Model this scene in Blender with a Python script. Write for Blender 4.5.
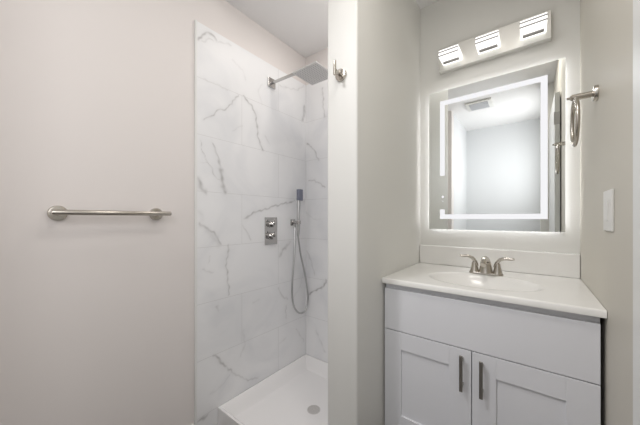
import bpy, bmesh, math
import numpy as np
from mathutils import Vector, Matrix, noise

for _o in list(bpy.data.objects):
    bpy.data.objects.remove(_o)
SC = bpy.context.scene
COL = SC.collection
PI = math.pi

# ------------------------------------------------------------------ camera, world, lights, exposure
CAMZ = 1.18
YAW = 0.664
cam = bpy.data.cameras.new('camera')
cam.sensor_width = 36.0
cam.lens = 36.0 * 268.2 / 640.0
cam.shift_y = 5.54 / 640.0
cam.clip_start = 0.02
camo = bpy.data.objects.new('camera', cam)
COL.objects.link(camo)
camo.location = (0, 0, CAMZ)
camo.rotation_euler = (PI / 2, 0, YAW)
SC.camera = camo

w = bpy.data.worlds.new('world')
SC.world = w
w.use_nodes = True
w.node_tree.nodes['Background'].inputs[0].default_value = (0.9, 0.95, 1.0, 1)
w.node_tree.nodes['Background'].inputs[1].default_value = 0.3


def area(name, loc, rot, sx, sy, power, color):
    l = bpy.data.lights.new(name, 'AREA')
    l.shape = 'RECTANGLE'
    l.size, l.size_y = sx, sy
    l.energy = power
    l.color = color
    o = bpy.data.objects.new(name, l)
    COL.objects.link(o)
    o.location = loc
    o.rotation_euler = rot
    return o


# added fill lights out of view: bathroom ceiling, passage side, shower, vanity front
area('bathroom_fill_light', (-0.14, 0.63, 2.60), (0, 0, 0), 0.36, 0.12, 3.0, (1.0, 0.95, 0.90))
area('passage_fill_light', (0.175, -0.58, 1.86), (0, PI / 2, 0), 0.90, 0.64, 7.2, (0.98, 0.98, 1.0))
area('shower_fill_light', (-0.86, 1.20, 2.452), (0, 0, 0), 0.18, 0.18, 1.1, (1.0, 0.96, 0.93))
sp = area('vanity_fill_light', (-0.95, -0.08, 2.54), (0, 0, 0), 0.22, 0.22, 1.6, (0.98, 0.98, 1.0))
sp.data.shape = 'DISK'
sp.data.spread = math.radians(85)
sp.rotation_euler = (Vector((-0.08, 1.35, 0.72)) - sp.location).to_track_quat('-Z', 'Y').to_euler()

SC.view_settings.view_transform = 'Standard'
SC.view_settings.look = 'None'
SC.view_settings.exposure = 0.90
SC.view_settings.gamma = 1.0
SC.view_settings.use_curve_mapping = False


# ------------------------------------------------------------------ materials
def mat(name, col, rough=0.5, metal=0.0, spec=0.5, emit=None, strength=0.0, bump=0.0, bscale=60.0, var=0.0, coat=0.0):
    m = bpy.data.materials.new(name)
    m.use_nodes = True
    nt = m.node_tree
    b = nt.nodes['Principled BSDF']
    b.inputs['Base Color'].default_value = (*col, 1)
    b.inputs['Roughness'].default_value = rough
    b.inputs['Metallic'].default_value = metal
    b.inputs['Specular IOR Level'].default_value = spec
    b.inputs['Coat Weight'].default_value = coat
    if emit:
        b.inputs['Emission Color'].default_value = (*emit, 1)
        b.inputs['Emission Strength'].default_value = strength
    if bump or var:
        tc = nt.nodes.new('ShaderNodeTexCoord')
        n = nt.nodes.new('ShaderNodeTexNoise')
        n.inputs['Scale'].default_value = bscale
        n.inputs['Detail'].default_value = 4
        nt.links.new(tc.outputs['Object'], n.inputs['Vector'])
        if bump:
            bp = nt.nodes.new('ShaderNodeBump')
            bp.inputs['Strength'].default_value = bump
            bp.inputs['Distance'].default_value = 0.002
            nt.links.new(n.outputs['Fac'], bp.inputs['Height'])
            nt.links.new(bp.outputs['Normal'], b.inputs['Normal'])
        if var:
            r = nt.nodes.new('ShaderNodeValToRGB')
            r.color_ramp.elements[0].position = 0.3
            r.color_ramp.elements[1].position = 0.7
            r.color_ramp.elements[0].color = (*[c * (1 - var) for c in col], 1)
            r.color_ramp.elements[1].color = (*[min(1, c * (1 + var)) for c in col], 1)
            nt.links.new(n.outputs['Fac'], r.inputs['Fac'])
            nt.links.new(r.outputs['Color'], b.inputs['Base Color'])
    return m


def tile_mat(name, axis, u0):
    """polished marble-look wall tile 61 x 30.5 cm in running bond, thin grout, veins from the mesh attribute"""
    m = bpy.data.materials.new(name)
    m.use_nodes = True
    nt = m.node_tree
    N, K = nt.nodes.new, nt.links.new
    b = nt.nodes['Principled BSDF']
    b.inputs['Roughness'].default_value = 0.42
    b.inputs['Specular IOR Level'].default_value = 0.38
    tc = N('ShaderNodeTexCoord')
    sp = N('ShaderNodeSeparateXYZ')
    K(tc.outputs['Object'], sp.inputs[0])
    au = N('ShaderNodeMath'); au.inputs[1].default_value = u0
    av = N('ShaderNodeMath'); av.inputs[1].default_value = -0.105 + 0.61
    K(sp.outputs[axis], au.inputs[0]); K(sp.outputs['Z'], av.inputs[0])
    cb = N('ShaderNodeCombineXYZ')
    K(au.outputs[0], cb.inputs[0]); K(av.outputs[0], cb.inputs[1])
    br = N('ShaderNodeTexBrick')
    br.inputs['Scale'].default_value = 1.0
    br.inputs['Mortar Size'].default_value = 0.0013
    br.inputs['Mortar Smooth'].default_value = 0.3
    br.inputs['Brick Width'].default_value = 0.61
    br.inputs['Row Height'].default_value = 0.305
    K(cb.outputs[0], br.inputs['Vector'])
    n1 = N('ShaderNodeTexNoise'); n1.inputs['Scale'].default_value = 2.6; n1.inputs['Detail'].default_value = 6
    n1.inputs['Distortion'].default_value = 1.2
    K(tc.outputs['Object'], n1.inputs['Vector'])
    r1 = N('ShaderNodeValToRGB')
    r1.color_ramp.elements[0].position = 0.3; r1.color_ramp.elements[0].color = (0.80, 0.803, 0.815, 1)
    r1.color_ramp.elements[1].position = 0.55; r1.color_ramp.elements[1].color = (0.89, 0.888, 0.89, 1)
    K(n1.outputs['Fac'], r1.inputs['Fac'])
    at = N('ShaderNodeAttribute'); at.attribute_name = 'vein'
    mv = N('ShaderNodeMixRGB'); mv.inputs[2].default_value = (0.30, 0.29, 0.28, 1)
    K(at.outputs['Fac'], mv.inputs[0]); K(r1.outputs[0], mv.inputs[1])
    mg = N('ShaderNodeMixRGB'); mg.inputs[2].default_value = (0.69, 0.685, 0.68, 1)
    K(br.outputs['Fac'], mg.inputs[0]); K(mv.outputs[0], mg.inputs[1])
    K(mg.outputs[0], b.inputs['Base Color'])
    bp = N('ShaderNodeBump'); bp.invert = True
    bp.inputs['Strength'].default_value = 0.12; bp.inputs['Distance'].default_value = 0.001
    K(br.outputs['Fac'], bp.inputs['Height']); K(bp.outputs[0], b.inputs['Normal'])
    return m


M = {}
M['paint'] = mat('greige_wall_paint', (0.80, 0.755, 0.73), 0.55, bump=0.05, bscale=220)
M['paint_soft'] = mat('pale_greige_paint', (0.768, 0.762, 0.727), 0.5, bump=0.05, bscale=220)
M['paint_right_shaded'] = mat('shaded_wall_paint', (0.64, 0.61, 0.54), 0.5, bump=0.05, bscale=220)  # shade on the right wall is put into this darker colour
M['paint_passage'] = mat('pale_grey_paint', (0.73, 0.74, 0.75), 0.8, bump=0.05, bscale=220)
M['ceil'] = mat('ceiling_paint', (0.88, 0.87, 0.865), 0.7, bump=0.05, bscale=150)
M['white_trim'] = mat('white_trim_paint', (0.82, 0.82, 0.80), 0.35)
M['door'] = mat('door_paint', (0.80, 0.81, 0.80), 0.35)
M['lamp_metal'] = mat('dull_grey_metal', (0.30, 0.29, 0.28), 0.5)
M['plate'] = mat('satin_nickel_plate', (0.69, 0.68, 0.645), 0.46, 0.82)
M['pan'] = mat('white_acrylic', (0.92, 0.905, 0.895), 0.25)
M['floor'] = mat('grey_floor_tile', (0.16, 0.15, 0.145), 0.3, var=0.12, bscale=6)
M['cab'] = mat('white_cabinet_paint', (0.85, 0.855, 0.885), 0.32)
M['marble_top'] = mat('cultured_marble', (0.88, 0.87, 0.84), 0.18, var=0.015, bscale=8)
M['nickel'] = mat('brushed_nickel', (0.53, 0.495, 0.445), 0.27, 1.0)
M['nickel_dark'] = mat('satin_nickel_pull', (0.36, 0.34, 0.31), 0.38, 1.0)
M['chrome'] = mat('polished_chrome', (0.54, 0.53, 0.52), 0.14, 1.0)
M['steel'] = mat('satin_steel', (0.55, 0.55, 0.55), 0.33, 1.0)
M['head'] = mat('brushed_steel_plate', (0.74, 0.73, 0.72), 0.45, 0.9)
M['nozzle'] = mat('grey_rubber', (0.42, 0.42, 0.42), 0.6)
M['bluegrey'] = mat('blue_grey_plastic', (0.20, 0.21, 0.27), 0.4)
M['mirror'] = mat('mirror_glass', (0.90, 0.925, 0.915), 0.0, 1.0)
M['chassis'] = mat('white_metal', (0.8, 0.8, 0.8), 0.4)
M['led'] = mat('led_strip', (0.10, 0.10, 0.10), 0.5, emit=(0.97, 0.97, 1.0), strength=0.46)
M['glow'] = mat('led_back_light', (0.9, 0.9, 0.9), 0.5, emit=(0.97, 0.96, 1.0), strength=2.6)
M['lamp'] = mat('lit_frosted_glass', (0.30, 0.30, 0.29), 0.4, emit=(1.0, 0.985, 0.95), strength=0.8)
M['plastic'] = mat('white_plastic', (0.80, 0.79, 0.76), 0.35)
M['grille'] = mat('grey_white_grille', (0.62, 0.63, 0.66), 0.5)
M['drain'] = mat('pale_grey_drain', (0.62, 0.60, 0.58), 0.4)
M['dark'] = mat('dark_recess', (0.10, 0.10, 0.10), 0.7)
M['tile_left'] = tile_mat('marble_tile_left', 'Y', -1.005 + 1.83)
M['tile_back'] = tile_mat('marble_tile_back', 'X', 1.70 + 1.83)


# ------------------------------------------------------------------ helpers
def origin(o):
    v = Vector((0, 0, 0))
    while o is not None:
        v += o.location
        o = o.parent
    return v


def thing(name, label, cat, loc, group=None):
    o = bpy.data.objects.new(name, None)
    o.empty_display_size = 0.05
    COL.objects.link(o)
    o.location = loc
    o['label'] = label
    o['category'] = cat
    if group:
        o['group'] = group
    return o


def finish(me, m, smooth=True, angle=35):
    me.materials.append(m)
    if smooth:
        me.shade_smooth()
        me.set_sharp_from_angle(angle=math.radians(angle))


def obj(name, bm, m, parent=None, loc=None, smooth=True, angle=35, label=None):
    if bm in FLAT:
        smooth = False
        FLAT.discard(bm)
    me = bpy.data.meshes.new(name)
    base = origin(parent) if parent else Vector(loc or (0, 0, 0))
    bmesh.ops.recalc_face_normals(bm, faces=bm.faces)
    bm.transform(Matrix.Translation(-base))
    bm.to_mesh(me)
    bm.free()
    finish(me, m, smooth, angle)
    o = bpy.data.objects.new(name, me)
    COL.objects.link(o)
    if parent:
        o.parent = parent
    else:
        o.location = base
    if label:
        o['label'] = label
    return o


def struct(name, bm, m, parent=None, smooth=True):
    o = obj(name, bm, m, parent, smooth=smooth)
    if not parent:
        o['kind'] = 'structure'
    return o


def box(bm, x0, x1, y0, y1, z0, z1, bev=0.0, seg=2):
    vs = [bm.verts.new((x, y, z)) for x in (x0, x1) for y in (y0, y1) for z in (z0, z1)]
    fs = [(0, 1, 3, 2), (4, 6, 7, 5), (0, 4, 5, 1), (2, 3, 7, 6), (0, 2, 6, 4), (1, 5, 7, 3)]
    faces = [bm.faces.new([vs[i] for i in f]) for f in fs]
    bmesh.ops.recalc_face_normals(bm, faces=faces)
    if bev > 0:
        es = list({e for f in faces for e in f.edges})
        bmesh.ops.bevel(bm, geom=es, offset=bev, segments=seg, profile=0.5, affect='EDGES')
    return bm


FLAT = set()


def B(*a, **k):
    bm = box(bmesh.new(), *a, **k)
    FLAT.add(bm)
    return bm


def ring(bm, c, ax, ay, rx, ry, n):
    return [bm.verts.new(c + ax * (rx * math.cos(2 * PI * i / n)) + ay * (ry * math.sin(2 * PI * i / n))) for i in range(n)]


def skin(bm, rings, closed=False, cap=True):
    n = len(rings[0])
    R = rings + ([rings[0]] if closed else [])
    for a, b in zip(R[:-1], R[1:]):
        for i in range(n):
            bm.faces.new((a[i], a[(i + 1) % n], b[(i + 1) % n], b[i]))
    if cap and not closed:
        bm.faces.new(rings[0][::-1])
        bm.faces.new(rings[-1])


def smooth_path(pts, k=6):
    P = [Vector(p) for p in pts]
    out = []
    for i in range(len(P) - 1):
        p0, p1, p2, p3 = P[max(i - 1, 0)], P[i], P[i + 1], P[min(i + 2, len(P) - 1)]
        for j in range(k):
            t = j / k
            out.append(0.5 * ((2 * p1) + (p2 - p0) * t + (2 * p0 - 5 * p1 + 4 * p2 - p3) * t * t + (3 * p1 - p0 - 3 * p2 + p3) * t ** 3))
    out.append(P[-1])
    return out


def tube(bm, pts, r, n=12, flat=1.0, up=(0, 0, 1), closed=False):
    P = [Vector(p) for p in pts]
    rr = r if isinstance(r, (list, tuple)) else [r] * len(P)
    if len(rr) != len(P):
        xs = np.linspace(0, 1, len(rr))
        rr = list(np.interp(np.linspace(0, 1, len(P)), xs, rr))
    rings = []
    prev = None
    for i, p in enumerate(P):
        if closed:
            d = P[(i + 1) % len(P)] - P[i - 1]
        else:
            d = P[min(i + 1, len(P) - 1)] - P[max(i - 1, 0)]
        d.normalize()
        ref = Vector(up) if prev is None else prev
        s = d.cross(ref)
        if s.length < 1e-4:
            s = d.cross(Vector((1, 0, 0)))
        s.normalize()
        u = s.cross(d).normalized()
        prev = u
        rings.append(ring(bm, p, s, u, rr[i], rr[i] * flat, n))
    skin(bm, rings, closed=closed)
    return bm


def lathe(bm, c, axis, prof, n=28):
    """prof: list of (distance along axis, radius) from point c"""
    a = Vector(axis).normalized()
    s = a.orthogonal().normalized()
    u = a.cross(s)
    rings = [ring(bm, Vector(c) + a * t, s, u, max(r, 1e-4), max(r, 1e-4), n) for t, r in prof]
    skin(bm, rings)
    return bm


def heightfield(bm, xs, ys, top, under):
    """closed slab between two height functions"""
    T = [[bm.verts.new((x, y, top(x, y))) for y in ys] for x in xs]
    U = [[bm.verts.new((x, y, under(x, y))) for y in ys] for x in xs]
    nx, ny = len(xs), len(ys)
    for i in range(nx - 1):
        for j in range(ny - 1):
            bm.faces.new((T[i][j], T[i + 1][j], T[i + 1][j + 1], T[i][j + 1]))
            bm.faces.new((U[i][j], U[i][j + 1], U[i + 1][j + 1], U[i + 1][j]))
    for i in range(nx - 1):
        bm.faces.new((T[i][0], U[i][0], U[i + 1][0], T[i + 1][0]))
        bm.faces.new((T[i][-1], T[i + 1][-1], U[i + 1][-1], U[i][-1]))
    for j in range(ny - 1):
        bm.faces.new((T[0][j], T[0][j + 1], U[0][j + 1], U[0][j]))
        bm.faces.new((T[-1][j], U[-1][j], U[-1][j + 1], T[-1][j + 1]))
    return bm


def sstep(a, b, x):
    t = min(1.0, max(0.0, (x - a) / (b - a)))
    return t * t * (3 - 2 * t)


# ------------------------------------------------------------------ room shell
XL, XR = -1.408, 0.199          # painted left wall, right wall
YB = 1.868                      # mirror wall
YS = 1.614                      # wall behind the shower tile
XP0, XP1, YP = -0.753, -0.591, 1.016   # partition
ZC, ZS = 2.609, 2.456           # ceiling, lowered shower ceiling
YF = -0.20                      # wall behind the camera
YE = -1.28                      # end of the passage
XA = -0.82                      # left side of the passage
T = 0.12

struct('floor', B(XL - T, XR + T, YE - T, YB + T, -0.10, 0.0), M['floor'])
struct('ceiling', B(XL - T, XR + T, YE - T, YB + T, ZC, ZC + 0.10), M['ceil'])
struct('wall_left', B(XL - T, XL, YF - T, YB + T, 0, ZC), M['paint'])
struct('wall_back', B(XP0, XR + T, YB, YB + T, 0, ZC), M['paint_soft'])
struct('wall_right', B(XR, XR + T, YE - T, YB, 0, ZC), M['paint_right_shaded'])
bm = bmesh.new()
box(bm, XP0, XP1, YP, YB, 0, ZC)
es = [e for e in bm.edges if abs(e.verts[0].co.z - e.verts[1].co.z) > 1 and e.verts[0].co.y < YP + 0.01]
bmesh.ops.bevel(bm, geom=es, offset=0.010, segments=4, profile=0.5, affect='EDGES')
struct('wall_partition', bm, M['paint_soft'])
struct('wall_shower_back', B(XL, XP0, YS, YB + T, 0, ZC), M['paint'])
struct('ceiling_shower', B(XL, XP0, 0.80, YS, ZS, ZC), M['ceil'])
struct('wall_front', B(XL, XA, YF - T, YF, 0, ZC), M['paint'])
struct('wall_front_right', B(0.09, XR, -0.17, -0.05, 0, ZC), M['paint_soft'])
struct('wall_passage_left', B(XA - T, XA, YE - T, YF - T, 0, ZC), M['paint_passage'])
struct('wall_passage_end', B(XA, XR, YE - T, YE, 0, ZC), M['paint_passage'])
struct('baseboard_left', B(XL, XL + 0.014, YF, 0.708, 0, 0.09, bev=0.003), M['white_trim'])


def tile_panel(name, axis, fixed, back, a0, a1, z0, z1, veins, m, step=0.005):
    """thin slab of wall tile; front face is a fine grid that carries the vein pattern of the stone"""
    na, nz = int((a1 - a0) / step) + 1, int((z1 - z0) / step) + 1
    A, Z = np.meshgrid(np.linspace(a0, a1, na), np.linspace(z0, z1, nz), indexing='ij')
    a, z = A.ravel(), Z.ravel()
    V = np.zeros_like(a)
    rng = np.random.RandomState(4)
    wob_a = 0.003 * np.sin(z * 61 + 3 * np.sin(a * 37)) + 0.0025 * np.sin(z * 143 + a * 90)
    wob_z = 0.003 * np.sin(a * 67 + 2 * np.sin(z * 41)) + 0.0025 * np.sin(a * 151 - z * 80)
    brk = 0.72 + 0.28 * np.sin(a * 83 + z * 57) * np.sin(z * 96 - a * 31)
    for wdt, st, pts in veins:
        best = np.full_like(a, 1e9)
        for (p, q), (p2, q2) in zip(pts[:-1], pts[1:]):
            dx, dz = p2 - p, q2 - q
            L2 = dx * dx + dz * dz + 1e-12
            t = np.clip(((a + wob_a - p) * dx + (z + wob_z - q) * dz) / L2, 0, 1)
            d = np.hypot(a + wob_a - p - t * dx, z + wob_z - q - t * dz)
            best = np.minimum(best, d)
        g = 1.15 * st * brk * np.exp(-(best / (wdt * 0.62)) ** 2) + 0.10 * st * np.exp(-(best / (wdt * 3.0)) ** 2)
        V = np.maximum(V, g)
    n = len(a)
    if axis == 'Y':
        co = np.stack([np.full(n, fixed), a, z], 1)
        cor = [(x, y, zz) for x in (fixed, back) for y in (a0, a1) for zz in (z0, z1)]
    else:
        co = np.stack([a, np.full(n, fixed), z], 1)
        cor = [(x, y, zz) for y in (fixed, back) for x in (a0, a1) for zz in (z0, z1)]
    idx = np.arange(n).reshape(na, nz)
    quads = np.stack([idx[:-1, :-1], idx[1:, :-1], idx[1:, 1:], idx[:-1, 1:]], -1).reshape(-1, 4)
    faces = quads.tolist()
    k = n
    faces += [[k + 4, k + 5, k + 7, k + 6], [k, k + 1, k + 5, k + 4], [k + 2, k + 6, k + 7, k + 3], [k + 1, k + 3, k + 7, k + 5], [k, k + 4, k + 6, k + 2]]
    me = bpy.data.meshes.new(name)
    me.from_pydata(co.tolist() + cor, [], faces)
    at = me.attributes.new('vein', 'FLOAT', 'POINT')
    at.data.foreach_set('value', np.concatenate([V, np.zeros(8)]).astype(np.float32))
    me.materials.append(m)
    o = bpy.data.objects.new(name, me)
    COL.objects.link(o)
    o['kind'] = 'structure'
    return o


VEINS_LEFT = [
 (0.0100, 0.55, [(0.733, 2.135), (0.75, 2.166), (0.773, 2.194), (0.802, 2.204), (0.832, 2.193)]),
 (0.0060, 0.25, [(0.75, 2.133), (0.784, 2.173), (0.814, 2.172)]),
 (0.0080, 0.18, [(0.832, 2.181), (0.876, 2.192), (0.929, 2.208)]),
 (0.0040, 0.22, [(0.755, 1.935), (0.82, 1.939), (0.909, 1.933)]),
 (0.0050, 0.50, [(0.755, 1.718), (0.802, 1.742), (0.826, 1.772), (0.838, 1.79), (0.895, 1.817), (0.922, 1.843), (0.949, 1.888), (0.984, 1.931)]),
 (0.0070, 0.60, [(1.013, 1.935), (1.066, 1.903), (1.105, 1.865), (1.121, 1.785), (1.13, 1.716), (1.146, 1.667), (1.171, 1.633)]),
 (0.0050, 0.30, [(1.188, 1.73), (1.206, 1.714), (1.223, 1.691)]),
 (0.0030, 0.20, [(0.942, 1.7), (0.977, 1.728), (1.013, 1.75)]),
 (0.0080, 0.45, [(0.814, 1.595), (0.832, 1.554), (0.851, 1.5), (0.863, 1.456)]),
 (0.0160, 0.60, [(0.863, 1.462), (0.87, 1.411), (0.876, 1.36), (0.895, 1.332)]),
 (0.0040, 0.40, [(0.739, 1.6), (0.755, 1.533), (0.796, 1.469), (0.826, 1.417), (0.863, 1.393)]),
 (0.0180, 0.50, [(0.73, 1.389), (0.744, 1.347), (0.767, 1.322)]),
 (0.0030, 0.20, [(0.739, 1.476), (0.784, 1.484)]),
 (0.0090, 0.50, [(0.733, 1.148), (0.761, 1.137), (0.79, 1.108), (0.82, 1.101), (0.844, 1.066), (0.863, 1.025)]),
 (0.0260, 0.22, [(0.784, 1.109), (0.82, 1.068), (0.851, 1.026)]),
 (0.0200, 0.12, [(0.739, 1.212), (0.755, 1.169)]),
 (0.0080, 0.55, [(1.028, 1.174), (1.058, 1.193), (1.089, 1.212), (1.146, 1.23), (1.197, 1.238), (1.25, 1.259), (1.345, 1.28), (1.48, 1.309)]),
 (0.0060, 0.35, [(1.013, 1.131), (1.043, 1.092), (1.074, 1.04)]),
 (0.0060, 0.50, [(0.915, 1.021), (0.909, 0.98), (0.899, 0.934), (0.899, 0.888), (0.909, 0.81), (0.915, 0.726)]),
 (0.0180, 0.45, [(1.325, 0.91), (1.345, 0.944), (1.375, 0.963)]),
 (0.0140, 0.30, [(1.375, 0.963), (1.426, 1.003)]),
 (0.0050, 0.30, [(0.755, 0.898), (0.784, 0.885), (0.814, 0.878)]),
 (0.0050, 0.20, [(0.784, 0.932), (0.796, 0.964)]),
 (0.0070, 0.35, [(1.316, 0.685), (1.325, 0.647), (1.355, 0.612), (1.405, 0.586)]),
 (0.0060, 0.30, [(1.385, 0.54), (1.385, 0.445)]),
 (0.0070, 0.60, [(0.814, 0.413), (0.844, 0.383), (0.87, 0.338), (0.895, 0.31)]),
 (0.0050, 0.40, [(0.895, 0.31), (0.935, 0.263), (0.992, 0.206), (1.051, 0.16), (1.13, 0.136)]),
 (0.0080, 0.25, [(0.838, 0.681), (0.851, 0.655)]),
 (0.0070, 0.15, [(1.089, 0.635), (1.138, 0.649)]),
 (0.0120, 0.50, [(0.722, 0.092), (0.755, 0.089), (0.778, 0.097)]),
 (0.0180, 0.50, [(1.588, 2.055), (1.583, 1.998), (1.567, 1.942)]),
 (0.0080, 0.20, [(1.325, 2.118), (1.502, 2.156), (1.583, 2.218)]),
 (0.0090, 0.20, [(1.491, 0.338), (1.579, 0.215)]),
 (0.0090, 0.15, [(1.325, 0.292), (1.385, 0.307)]),
 (0.0100, 0.15, [(1.013, 0.487), (1.028, 0.389), (0.992, 0.329)]),
 (0.0080, 0.12, [(1.163, 2.068), (1.13, 2.003), (1.163, 1.942)]),
 (0.0090, 0.12, [(0.935, 2.122), (1.013, 2.096), (1.036, 2.043)]),
 (0.0100, 0.12, [(1.447, 0.568), (1.536, 0.647), (1.583, 0.772)]),
 (0.0100, 0.12, [(0.796, 0.198), (0.87, 0.217), (0.915, 0.248)]),
]
VEINS_BACK = [
 (0.0090, 0.40, [(-1.231, 2.16), (-1.222, 2.007), (-1.212, 1.937)]),
 (0.0080, 0.50, [(-1.385, 1.772), (-1.355, 1.744), (-1.314, 1.714), (-1.284, 1.648), (-1.27, 1.623)]),
 (0.0060, 0.50, [(-1.365, 1.478), (-1.304, 1.465), (-1.265, 1.447), (-1.208, 1.412)]),
 (0.0080, 0.30, [(-1.385, 0.92), (-1.344, 0.853), (-1.308, 0.741)]),
 (0.0080, 0.65, [(-1.375, 0.578), (-1.314, 0.616), (-1.246, 0.65), (-1.208, 0.686), (-1.198, 0.718)]),
 (0.0080, 0.20, [(-1.294, 0.32), (-1.236, 0.221), (-1.208, 0.177)]),
 (0.0060, 0.15, [(-1.396, 1.228), (-1.314, 1.165), (-1.255, 1.173)]),
]

tile_panel('wall_shower_left', 'Y', -1.398, XL, 0.722, 1.614, 0.0, 2.231, VEINS_LEFT, M['tile_left'])
tile_panel('wall_shower_end', 'X', 1.604, YS, -1.398, XP0, 0.0, 2.231, VEINS_BACK, M['tile_back'])
tile_panel('wall_shower_right', 'Y', -0.763, XP0, YP + 0.02, 1.604, 0.0, 2.231, [], M['tile_left'], step=0.05)
struct('trim_1', B(XL, -1.394, 0.711, 0.722, 0, 2.233, bev=0.002), M['white_trim'])

# added frame around the passage fill light (right wall behind the camera)
wn = bmesh.new()
for (a0, a1, c0, c1) in ((-0.96, -0.91, 1.36, 2.36), (-0.25, -0.20, 1.36, 2.36), (-0.91, -0.25, 1.36, 1.41), (-0.91, -0.25, 2.31, 2.36)):
    box(wn, 0.172, XR, a0, a1, c0, c1, bev=0.003)
struct('fill_light_frame', wn, M['white_trim'])

# open door, swung back beside the right wall
dr = struct('door_1', B(0.158, 0.193, -0.046, 0.790, 0.010, 2.20, bev=0.003), M['door'])
for z in (0.22, 0.62, 1.94):
    hb = B(0.162, 0.191, 0.7895, 0.792, z, z + 0.10)
    lathe(hb, (0.157, 0.794, z), (0, 0, 1), [(0, 0.0055), (0.10, 0.0055)], 12)
    struct('door_hinge', hb, M['steel'], dr)
bm = bmesh.new()
lathe(bm, (0.158, 0.03, 0.95), (-1, 0, 0), [(0, 0.026), (0.006, 0.026), (0.008, 0.010), (0.03, 0.010), (0.034, 0.018), (0.05, 0.020), (0.055, 0.012)], 20)
struct('door_knob', bm, M['nickel'], dr)

# ------------------------------------------------------------------ shower
pan = thing('shower_pan', 'low white acrylic shower pan on the floor inside the marble-tiled shower', 'shower pan', (-1.08, 1.22, 0))
PX0, PX1, PY0, PY1 = -1.397, -0.764, 0.843, 1.603


def pan_top(x, y):
    d = min(x - PX0, PX1 - x, y - PY0 - 0.002, PY1 - y)
    rim = 0.106 - 0.003 * (1 - sstep(0.0, 0.004, max(0, d)))
    f = 0.024 + 0.010 * min(1.0, math.hypot(x + 1.03, y - 1.25) / 0.45)
    return rim + (f - rim) * (0.45 * sstep(0.007, 0.07, d) + 0.55 * min(1.0, max(0.0, (d - 0.007) / 0.058))) if d > 0 else rim


bm = bmesh.new()
xs = sorted(set(list(np.linspace(PX0, PX0 + 0.07, 16)) + list(np.linspace(PX0 + 0.07, PX1 - 0.07, 24)) + list(np.linspace(PX1 - 0.07, PX1, 16))))
ys = sorted(set(list(np.linspace(PY0, PY0 + 0.08, 18)) + list(np.linspace(PY0 + 0.08, PY1 - 0.07, 26)) + list(np.linspace(PY1 - 0.07, PY1, 16))))
heightfield(bm, [float(x) for x in xs], [float(y) for y in ys], pan_top, lambda x, y: 0.0)
obj('basin', bm, M['pan'], pan, angle=60)
bm = bmesh.new()
lathe(bm, (-1.026, 1.25, 0.0215), (0, 0, 1), [(0, 0.040), (0.004, 0.040), (0.0055, 0.036)], 32)
dn = obj('drain', bm, M['drain'], pan)
bm = bmesh.new()
for i in range(3):
    for k in range(6 * (i + 1)):
        a = 2 * PI * k / (6 * (i + 1))
        r = 0.010 * (i + 1)
        lathe(bm, (-1.026 + r * math.cos(a), 1.25 + r * math.sin(a), 0.0265), (0, 0, 1), [(0, 0.0022), (0.0008, 0.0022)], 8)
obj('drain_holes', bm, M['lamp_metal'], dn)

# square rain head on its arm
HX0, HX1, HY0, HY1, HZ = -1.166, -0.972, 1.206, 1.402, 2.080
sh = thing('rain_shower', 'square flat rain shower head on a straight arm high on the marble wall', 'shower', (-1.398, 1.26, 2.08))
obj('flange', B(-1.398, -1.386, 1.210, 1.272, 2.072, 2.134, bev=0.002), M['chrome'], sh)
ay = 1.243
bm = bmesh.new()
tube(bm, [(-1.387, ay, 2.104), (-1.20, ay + 0.015, 2.108), (-1.08, 1.298, 2.113)], 0.0095, 14)
tube(bm, [(-1.069, 1.304, 2.120), (-1.069, 1.304, 2.088)], 0.014, 16)
obj('arm', bm, M['chrome'], sh)
hd = obj('head_plate', B(HX0, HX1, HY0, HY1, HZ, HZ + 0.010, bev=0.003), M['head'], sh)
bm = bmesh.new()
for i in range(12):
    for j in range(12):
        x = HX0 + 0.016 + (HX1 - HX0 - 0.032) * i / 11
        y = HY0 + 0.016 + (HY1 - HY0 - 0.032) * j / 11
        lathe(bm, (x, y, HZ), (0, 0, -1), [(0, 0.0028), (0.0025, 0.002)], 6)
nz = obj('nozzles', bm, M['nozzle'], hd)
nz['kind'] = 'stuff'

# shower valve
vy, vz = 1.237, 1.093
va = thing('shower_valve', 'rectangular chrome shower valve plate with two knobs on the marble wall', 'shower valve', (-1.398, vy, vz))
obj('plate', B(-1.398, -1.388, vy - 0.053, vy + 0.053, vz - 0.092, vz + 0.092, bev=0.002), M['chrome'], va)
for z, rr in ((1.138, 0.020), (1.058, 0.024)):
    bm = bmesh.new()
    lathe(bm, (-1.388, vy - 0.004, z), (1, 0, 0), [(0, rr + 0.004), (0.004, rr + 0.004), (0.005, rr), (0.034, rr * 0.94), (0.037, rr * 0.8)], 28)
    box(bm, -1.352, -1.338, vy - 0.010, vy + 0.002, z - 0.005, z + 0.030, bev=0.002)
    obj('knob', bm, M['chrome'], va)

# hand shower hanging in its bracket, hose looping down the wall
by, bz = 1.452, 1.148
br = thing('wall_bracket', 'small chrome bracket on the shower wall holding the hand shower', 'bracket', (-1.398, by, bz))
bm = bmesh.new()
box(bm, -1.398, -1.389, by - 0.024, by + 0.024, bz - 0.024, bz + 0.024, bev=0.003)
tube(bm, [(-1.389, by, bz), (-1.350, by, bz)], 0.011, 16)
obj('mount', bm, M['chrome'], br)
bm = bmesh.new()
rg = []
for t in (-0.016, 0.016):
    pass
N = 20
ro = [ring(bm, Vector((-1.338, by, bz + t)), Vector((1, 0, 0)), Vector((0, 1, 0)), r, r, N) for t, r in ((-0.014, 0.0185), (0.014, 0.0185), (0.014, 0.0140), (-0.014, 0.0140))]
skin(bm, ro, closed=True)
obj('cradle', bm, M['chrome'], br)
tube_b = bmesh.new()
tube(tube_b, [(-1.372, by, bz - 0.010), (-1.372, by, bz - 0.034)], 0.008, 12)
obj('hose_outlet', tube_b, M['chrome'], br)

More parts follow.
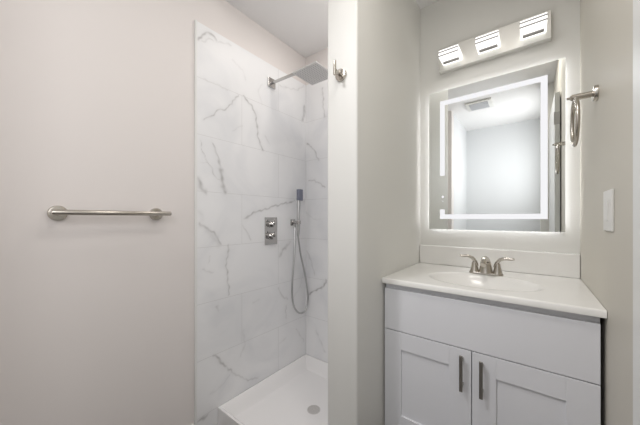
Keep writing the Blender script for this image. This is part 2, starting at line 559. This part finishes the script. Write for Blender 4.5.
hs = thing('hand_shower', 'slim chrome hand shower with looping hose in the shower corner', 'hand shower', (-1.338, by, 1.06))
bm = bmesh.new()
tube(bm, [(-1.338, by - 0.002, 1.050), (-1.338, by, 1.10), (-1.338, by, 1.20), (-1.337, by + 0.004, 1.318)], [0.0085, 0.0125, 0.0125, 0.0125], 16)
obj('wand', bm, M['steel'], hs)
obj('spray_head', B(-1.350, -1.322, by - 0.009, by + 0.035, 1.308, 1.392, bev=0.004), M['bluegrey'], hs, label='blue grey spray head')
hp = [(-1.372, 1.452, 1.114), (-1.368, 1.447, 1.06), (-1.362, 1.434, 0.909), (-1.36, 1.410, 0.694), (-1.36, 1.419, 0.560), (-1.36, 1.461, 0.488), (-1.36, 1.517, 0.460),
      (-1.36, 1.563, 0.480), (-1.358, 1.584, 0.565), (-1.350, 1.540, 0.745), (-1.342, 1.483, 0.905), (-1.339, 1.457, 1.01), (-1.338, 1.450, 1.052)]
obj('hose', tube(bmesh.new(), smooth_path(hp, 10), 0.0065, 10), M['steel'], hs)

# ------------------------------------------------------------------ towel bar on the left wall
tb = thing('towel_bar', 'brushed nickel towel bar on two round rosettes on the left wall', 'towel bar', (XL, 0.36, 1.20))
bm = bmesh.new()
tube(bm, [(-1.340, 0.163, 1.2005), (-1.340, 0.166, 1.2005), (-1.340, 0.562, 1.2005), (-1.340, 0.565, 1.2005)], [0.0090, 0.0102, 0.0102, 0.0102, 0.0090], 20)
obj('bar', bm, M['nickel'], tb)
for y in (0.187, 0.525):
    bm = bmesh.new()
    lathe(bm, (XL, y, 1.1985), (1, 0, 0), [(0, 0.0285), (0.010, 0.0285), (0.013, 0.0265), (0.014, 0.022), (0.0145, 0.0105), (0.060, 0.0105), (0.066, 0.009)], 36)
    obj('rosette', bm, M['nickel'], tb)

# ------------------------------------------------------------------ robe hook on the partition end
rh = thing('robe_hook', 'brushed nickel robe hook with upright pin on the partition end', 'hook', (-0.674, YP, 1.83))
bm = bmesh.new()
lathe(bm, (-0.672, YP, 1.826), (0, -1, 0), [(0, 0.0275), (0.009, 0.0275), (0.012, 0.0255), (0.013, 0.020), (0.0135, 0.0085), (0.050, 0.0085)], 36)
obj('rosette', bm, M['nickel'], rh)
bm = bmesh.new()
tube(bm, [(-0.672, 0.963, 1.806), (-0.672, 0.963, 1.809), (-0.672, 0.963, 1.868), (-0.672, 0.963, 1.867)], [0.0055, 0.0068, 0.0068, 0.0068, 0.0055], 18)
obj('pin', bm, M['nickel'], rh)

# ------------------------------------------------------------------ vanity cabinet
CX0, CX1, CY, CZ = -0.583, 0.1865, 1.278, 0.8535
cb = thing('vanity_cabinet', 'white two-door shaker vanity cabinet standing between partition and right wall', 'cabinet', ((CX0 + CX1) / 2, 1.57, 0))
bm = bmesh.new()
box(bm, CX0, CX0 + 0.016, CY + 0.020, 1.866, 0.0, CZ)
box(bm, CX1 - 0.016, CX1, CY + 0.020, 1.866, 0.0, CZ)
box(bm, CX0 + 0.016, CX1 - 0.016, 1.856, 1.866, 0.10, CZ)
box(bm, CX0 + 0.016, CX1 - 0.016, CY + 0.040, 1.856, 0.10, 0.116)
box(bm, CX0 + 0.016, CX1 - 0.016, CY + 0.020, CY + 0.040, CZ - 0.05, CZ)
box(bm, CX0 + 0.016, CX1 - 0.016, CY + 0.020, CY + 0.040, 0.60, 0.64)
box(bm, CX0 + 0.016, CX1 - 0.016, CY + 0.020, CY + 0.040, 0.10, 0.14)
box(bm, -0.22, -0.176, CY + 0.020, CY + 0.040, 0.14, 0.60)
obj('carcass', bm, M['cab'], cb, smooth=False)
obj('toe_kick', B(CX0 + 0.016, CX1 - 0.016, CY + 0.08, CY + 0.095, 0.0, 0.10), M['cab'], cb)
obj('drawer_front', B(CX0 + 0.001, CX1 - 0.001, CY, CY + 0.0195, 0.6235, 0.826, bev=0.0015), M['cab'], cb)


def shaker(x0, x1, z0, z1, fw=0.085):
    bm = bmesh.new()
    y0, y1 = CY, CY + 0.0195
    b = 0.0012
    box(bm, x0, x0 + fw, y0, y1, z0, z1, bev=b)
    box(bm, x1 - fw, x1, y0, y1, z0, z1, bev=b)
    box(bm, x0 + fw, x1 - fw, y0, y1, z0, z0 + fw, bev=b)
    box(bm, x0 + fw, x1 - fw, y0, y1, z1 - fw, z1, bev=b)
    box(bm, x0 + fw - 0.004, x1 - fw + 0.004, y0 + 0.008, y1 - 0.003, z0 + fw - 0.004, z1 - fw + 0.004)
    return bm


def pull(x, z0, z1, parent):
    bm = bmesh.new()
    box(bm, x - 0.0065, x + 0.0065, CY - 0.034, CY - 0.026, z0, z1, bev=0.0015)
    for z in (z0 + 0.022, z1 - 0.022):
        box(bm, x - 0.005, x + 0.005, CY - 0.027, CY + 0.001, z - 0.005, z + 0.005)
    obj('handle', bm, M['nickel_dark'], parent, smooth=False, label='brushed nickel bar handle')


XS = -0.1925
d1 = obj('door', shaker(CX0 + 0.001, XS - 0.0018, 0.125, 0.6195), M['cab'], cb, smooth=False)
pull(-0.2278, 0.453, 0.6025, d1)
d2 = obj('door', shaker(XS + 0.0018, CX1 - 0.001, 0.125, 0.6195), M['cab'], cb, smooth=False)
pull(-0.1550, 0.452, 0.6005, d2)

# ------------------------------------------------------------------ cultured marble top with moulded bowl
vt = thing('countertop', 'off-white cultured marble countertop with oval sink bowl on the white cabinet', 'countertop', (-0.1955, 1.56, CZ))
VX0, VX1, VY0, VY1 = -0.5885, 0.1975, 1.260, 1.8665
BCX, BCY, BRX, BRY = -0.190, 1.505, 0.238, 0.165


def vt_top(x, y):
    e = math.hypot((x - BCX) / BRX, (y - BCY) / BRY)
    z = 0.878
    d = y - VY0
    if d < 0.008:
        z -= 0.005 * (1 - d / 0.008) ** 2
    # raised ring, then bowl
    z += 0.0 
    if e < 1.0:
        z -= 0.013 * sstep(1.0, 0.90, e) + 0.105 * (1 - (e / 0.93) ** 2.4 if e < 0.93 else 0)
    return z


def vt_under(x, y):
    return min(0.8537, vt_top(x, y) - 0.012)


bm = bmesh.new()
xs = [float(v) for v in np.linspace(VX0, VX1, 100)]
ys = [VY0, VY0 + 0.002, VY0 + 0.004, VY0 + 0.008] + [float(v) for v in np.linspace(VY0 + 0.016, VY1, 76)]
heightfield(bm, xs, ys, vt_top, vt_under)
sl = obj('slab', bm, M['marble_top'], vt, angle=50)
obj('backsplash', B(VX0, VX1, 1.846, VY1, 0.8782, 0.999, bev=0.004), M['marble_top'], vt)
bm = bmesh.new()
lathe(bm, (BCX, BCY, 0.7595), (0, 0, 1), [(0, 0.022), (0.004, 0.022), (0.006, 0.016), (0.007, 0.004)], 24)
obj('drain', bm, M['nickel'], vt)

# ------------------------------------------------------------------ faucet
FX, FY, FZ = -0.187, 1.690, 0.8782
fc = thing('faucet', 'brushed nickel two-handle faucet standing behind the sink bowl', 'faucet', (FX, FY, FZ))
bm = bmesh.new()
pts = []
N = 40
rings = []
for zz, k in ((0.0, 1.0), (0.006, 1.0), (0.010, 0.93)):
    rr = []
    for i in range(N):
        a = 2 * PI * i / N
        cx = 0.053 * (1 if math.cos(a) >= 0 else -1)
        rr.append(bm.verts.new((FX + cx + 0.026 * k * math.cos(a), FY + 0.026 * k * math.sin(a), FZ + zz)))
    rings.append(rr)
skin(bm, rings)
obj('base_plate', bm, M['nickel'], fc)
bm = bmesh.new()
sp_path = smooth_path([(FX, FY, FZ + 0.008), (FX, FY, FZ + 0.045), (FX, FY - 0.008, FZ + 0.070), (FX, FY - 0.036, FZ + 0.084), (FX, FY - 0.080, FZ + 0.080), (FX, FY - 0.106, FZ + 0.062)], 6)
tube(bm, sp_path, [0.034, 0.027, 0.0215, 0.0175, 0.0145, 0.0135], 22, up=(0, 1, 0))
obj('spout', bm, M['nickel'], fc)
for s in (-1, 1):
    hx = FX + s * 0.053
    bm = bmesh.new()
    lathe(bm, (hx, FY, FZ + 0.009), (0, 0, 1), [(0, 0.0225), (0.006, 0.021), (0.025, 0.0165), (0.045, 0.0135), (0.052, 0.012), (0.056, 0.006)], 26)
    hb = obj('handle', bm, M['nickel'], fc)
    bm = bmesh.new()
    lv = smooth_path([(hx - s * 0.012, FY, FZ + 0.040), (hx - s * 0.004, FY, FZ + 0.062), (hx + s * 0.012, FY, FZ + 0.082), (hx + s * 0.034, FY - 0.004, FZ + 0.091), (hx + s * 0.056, FY - 0.008, FZ + 0.090), (hx + s * 0.072, FY - 0.010, FZ + 0.0925)], 6)
    tube(bm, lv, [0.0095, 0.0115, 0.0110, 0.0100, 0.0085, 0.0070], 14, flat=0.8)
    obj('lever', bm, M['nickel'], hb)

# ------------------------------------------------------------------ lighted mirror
MX0, MX1, MZ0, MZ1 = -0.5245, 0.1425, 1.1075, 1.995
MY = 1.842
mr = thing('lighted_mirror', 'tall rectangular backlit mirror with white light band above the countertop', 'mirror', ((MX0 + MX1) / 2, YB, MZ0))
obj('housing', B(MX0 + 0.022, MX1 - 0.022, MY + 0.006, YB, MZ0 + 0.022, MZ1 - 0.022), M['chassis'], mr, smooth=False)
obj('glass', B(MX0, MX1, MY, MY + 0.005, MZ0, MZ1), M['mirror'], mr, smooth=False)
# light band seen through the frosted border of the glass (0.6 mm proud)
bx0, bx1, bz0, bz1, bw = -0.4572, 0.0735, 1.1745, 1.931, 0.029
y0, y1 = MY - 0.0006, MY - 0.0001
bm = bmesh.new()
box(bm, bx0, bx0 + bw, y0, y1, bz0, 1.2355)
box(bm, bx0, bx0 + bw, y0, y1, 1.4516, bz1)
box(bm, bx0 + bw, bx1, y0, y1, bz0, bz0 + bw)
box(bm, bx0 + bw, bx1, y0, y1, bz1 - bw, bz1)
box(bm, bx1 - bw, bx1, y0, y1, bz0 + bw, bz1 - bw)
obj('light_band', bm, M['led'], mr, smooth=False)
bm = bmesh.new()
lathe(bm, (bx0 + 0.017, MY, 1.315), (0, -1, 0), [(0, 0.007), (0.0006, 0.007)], 20)
lathe(bm, (bx0 + 0.017, MY, 1.288), (0, -1, 0), [(0, 0.003), (0.0006, 0.003)], 14)
obj('touch_button', bm, M['led'], mr)
g = 0.022
bm = bmesh.new()
for (a0, a1, c0, c1) in ((MX0 + g - 0.006, MX0 + g, MZ0 + g, MZ1 - g), (MX1 - g, MX1 - g + 0.006, MZ0 + g, MZ1 - g),
                         (MX0 + g, MX1 - g, MZ0 + g - 0.006, MZ0 + g), (MX0 + g, MX1 - g, MZ1 - g, MZ1 - g + 0.006)):
    box(bm, a0, a1, MY + 0.010, YB - 0.004, c0, c1)
obj('back_light', bm, M['glow'], mr, smooth=False)

# ------------------------------------------------------------------ three-lamp vanity light
vl = thing('vanity_light', 'wall bar light with three lit glass lamps above the mirror', 'light fixture', (-0.186, YB, 2.19))
obj('back_plate', B(-0.460, 0.088, 1.830, YB, 2.115, 2.262, bev=0.002), M['plate'], vl)
for cx in (-0.380, -0.186, 0.0135):
    sd = obj('lamp_shade', B(cx - 0.054, cx + 0.054, 1.712, 1.8295, 2.146, 2.186, bev=0.003), M['lamp'], vl)
    bm = bmesh.new()
    box(bm, cx - 0.0545, cx + 0.0545, 1.7108, 1.714, 2.1705, 2.177)
    box(bm, cx - 0.0545, cx + 0.0545, 1.7108, 1.714, 2.1485, 2.155)
    obj('metal_strip', bm, M['lamp_metal'], sd)
    obj('lamp_clip', B(cx - 0.044, cx + 0.044, 1.778, 1.796, 2.138, 2.147, bev=0.001), M['lamp_metal'], sd)

# ------------------------------------------------------------------ towel ring and switch on the right wall
RY = 1.424
tr = thing('towel_ring', 'brushed nickel towel ring hanging from a wall post beside the mirror', 'towel ring', (XR, RY, 1.646))
bm = bmesh.new()
lathe(bm, (XR, RY, 1.646), (-1, 0, 0), [(0, 0.029), (0.010, 0.029), (0.013, 0.027), (0.014, 0.020), (0.0145, 0.0115), (0.072, 0.0115), (0.076, 0.0075), (0.078, 0.0045), (0.086, 0.0045)], 32)
obj('post', bm, M['nickel'], tr)
bm = bmesh.new()
rc = [(0.137, RY + 0.082 * math.sin(2 * PI * k / 48), 1.5505 + 0.0875 * math.cos(2 * PI * k / 48)) for k in range(48)]
tube(bm, rc, 0.0066, 12, up=(1, 0, 0), closed=True)
obj('ring', bm, M['nickel'], tr)

sw = thing('light_switch', 'white wall switch plate on the right wall beside the vanity', 'switch', (XR, 1.232, 1.204))
obj('cover_plate', B(XR - 0.006, XR, 1.174, 1.290, 1.139, 1.268, bev=0.002), M['plastic'], sw)
obj('rocker', B(XR - 0.0085, XR - 0.005, 1.2155, 1.2485, 1.171, 1.236, bev=0.0015), M['plastic'], sw)

# ------------------------------------------------------------------ exhaust fan in the passage ceiling (seen in the mirror)
ef = thing('exhaust_fan', 'square white exhaust fan grille on the ceiling reflected in the mirror', 'vent', (-0.50, -0.20, ZC))
bm = bmesh.new()
box(bm, -0.64, -0.36, -0.34, -0.06, ZC - 0.022, ZC, bev=0.006)
obj('frame', bm, M['plastic'], ef)
bm = bmesh.new()
for k in range(9):
    y = -0.30 + 0.2 * k / 8
    box(bm, -0.60, -0.40, y - 0.007, y + 0.007, ZC - 0.027, ZC - 0.022)
obj('grille', bm, M['grille'], ef)
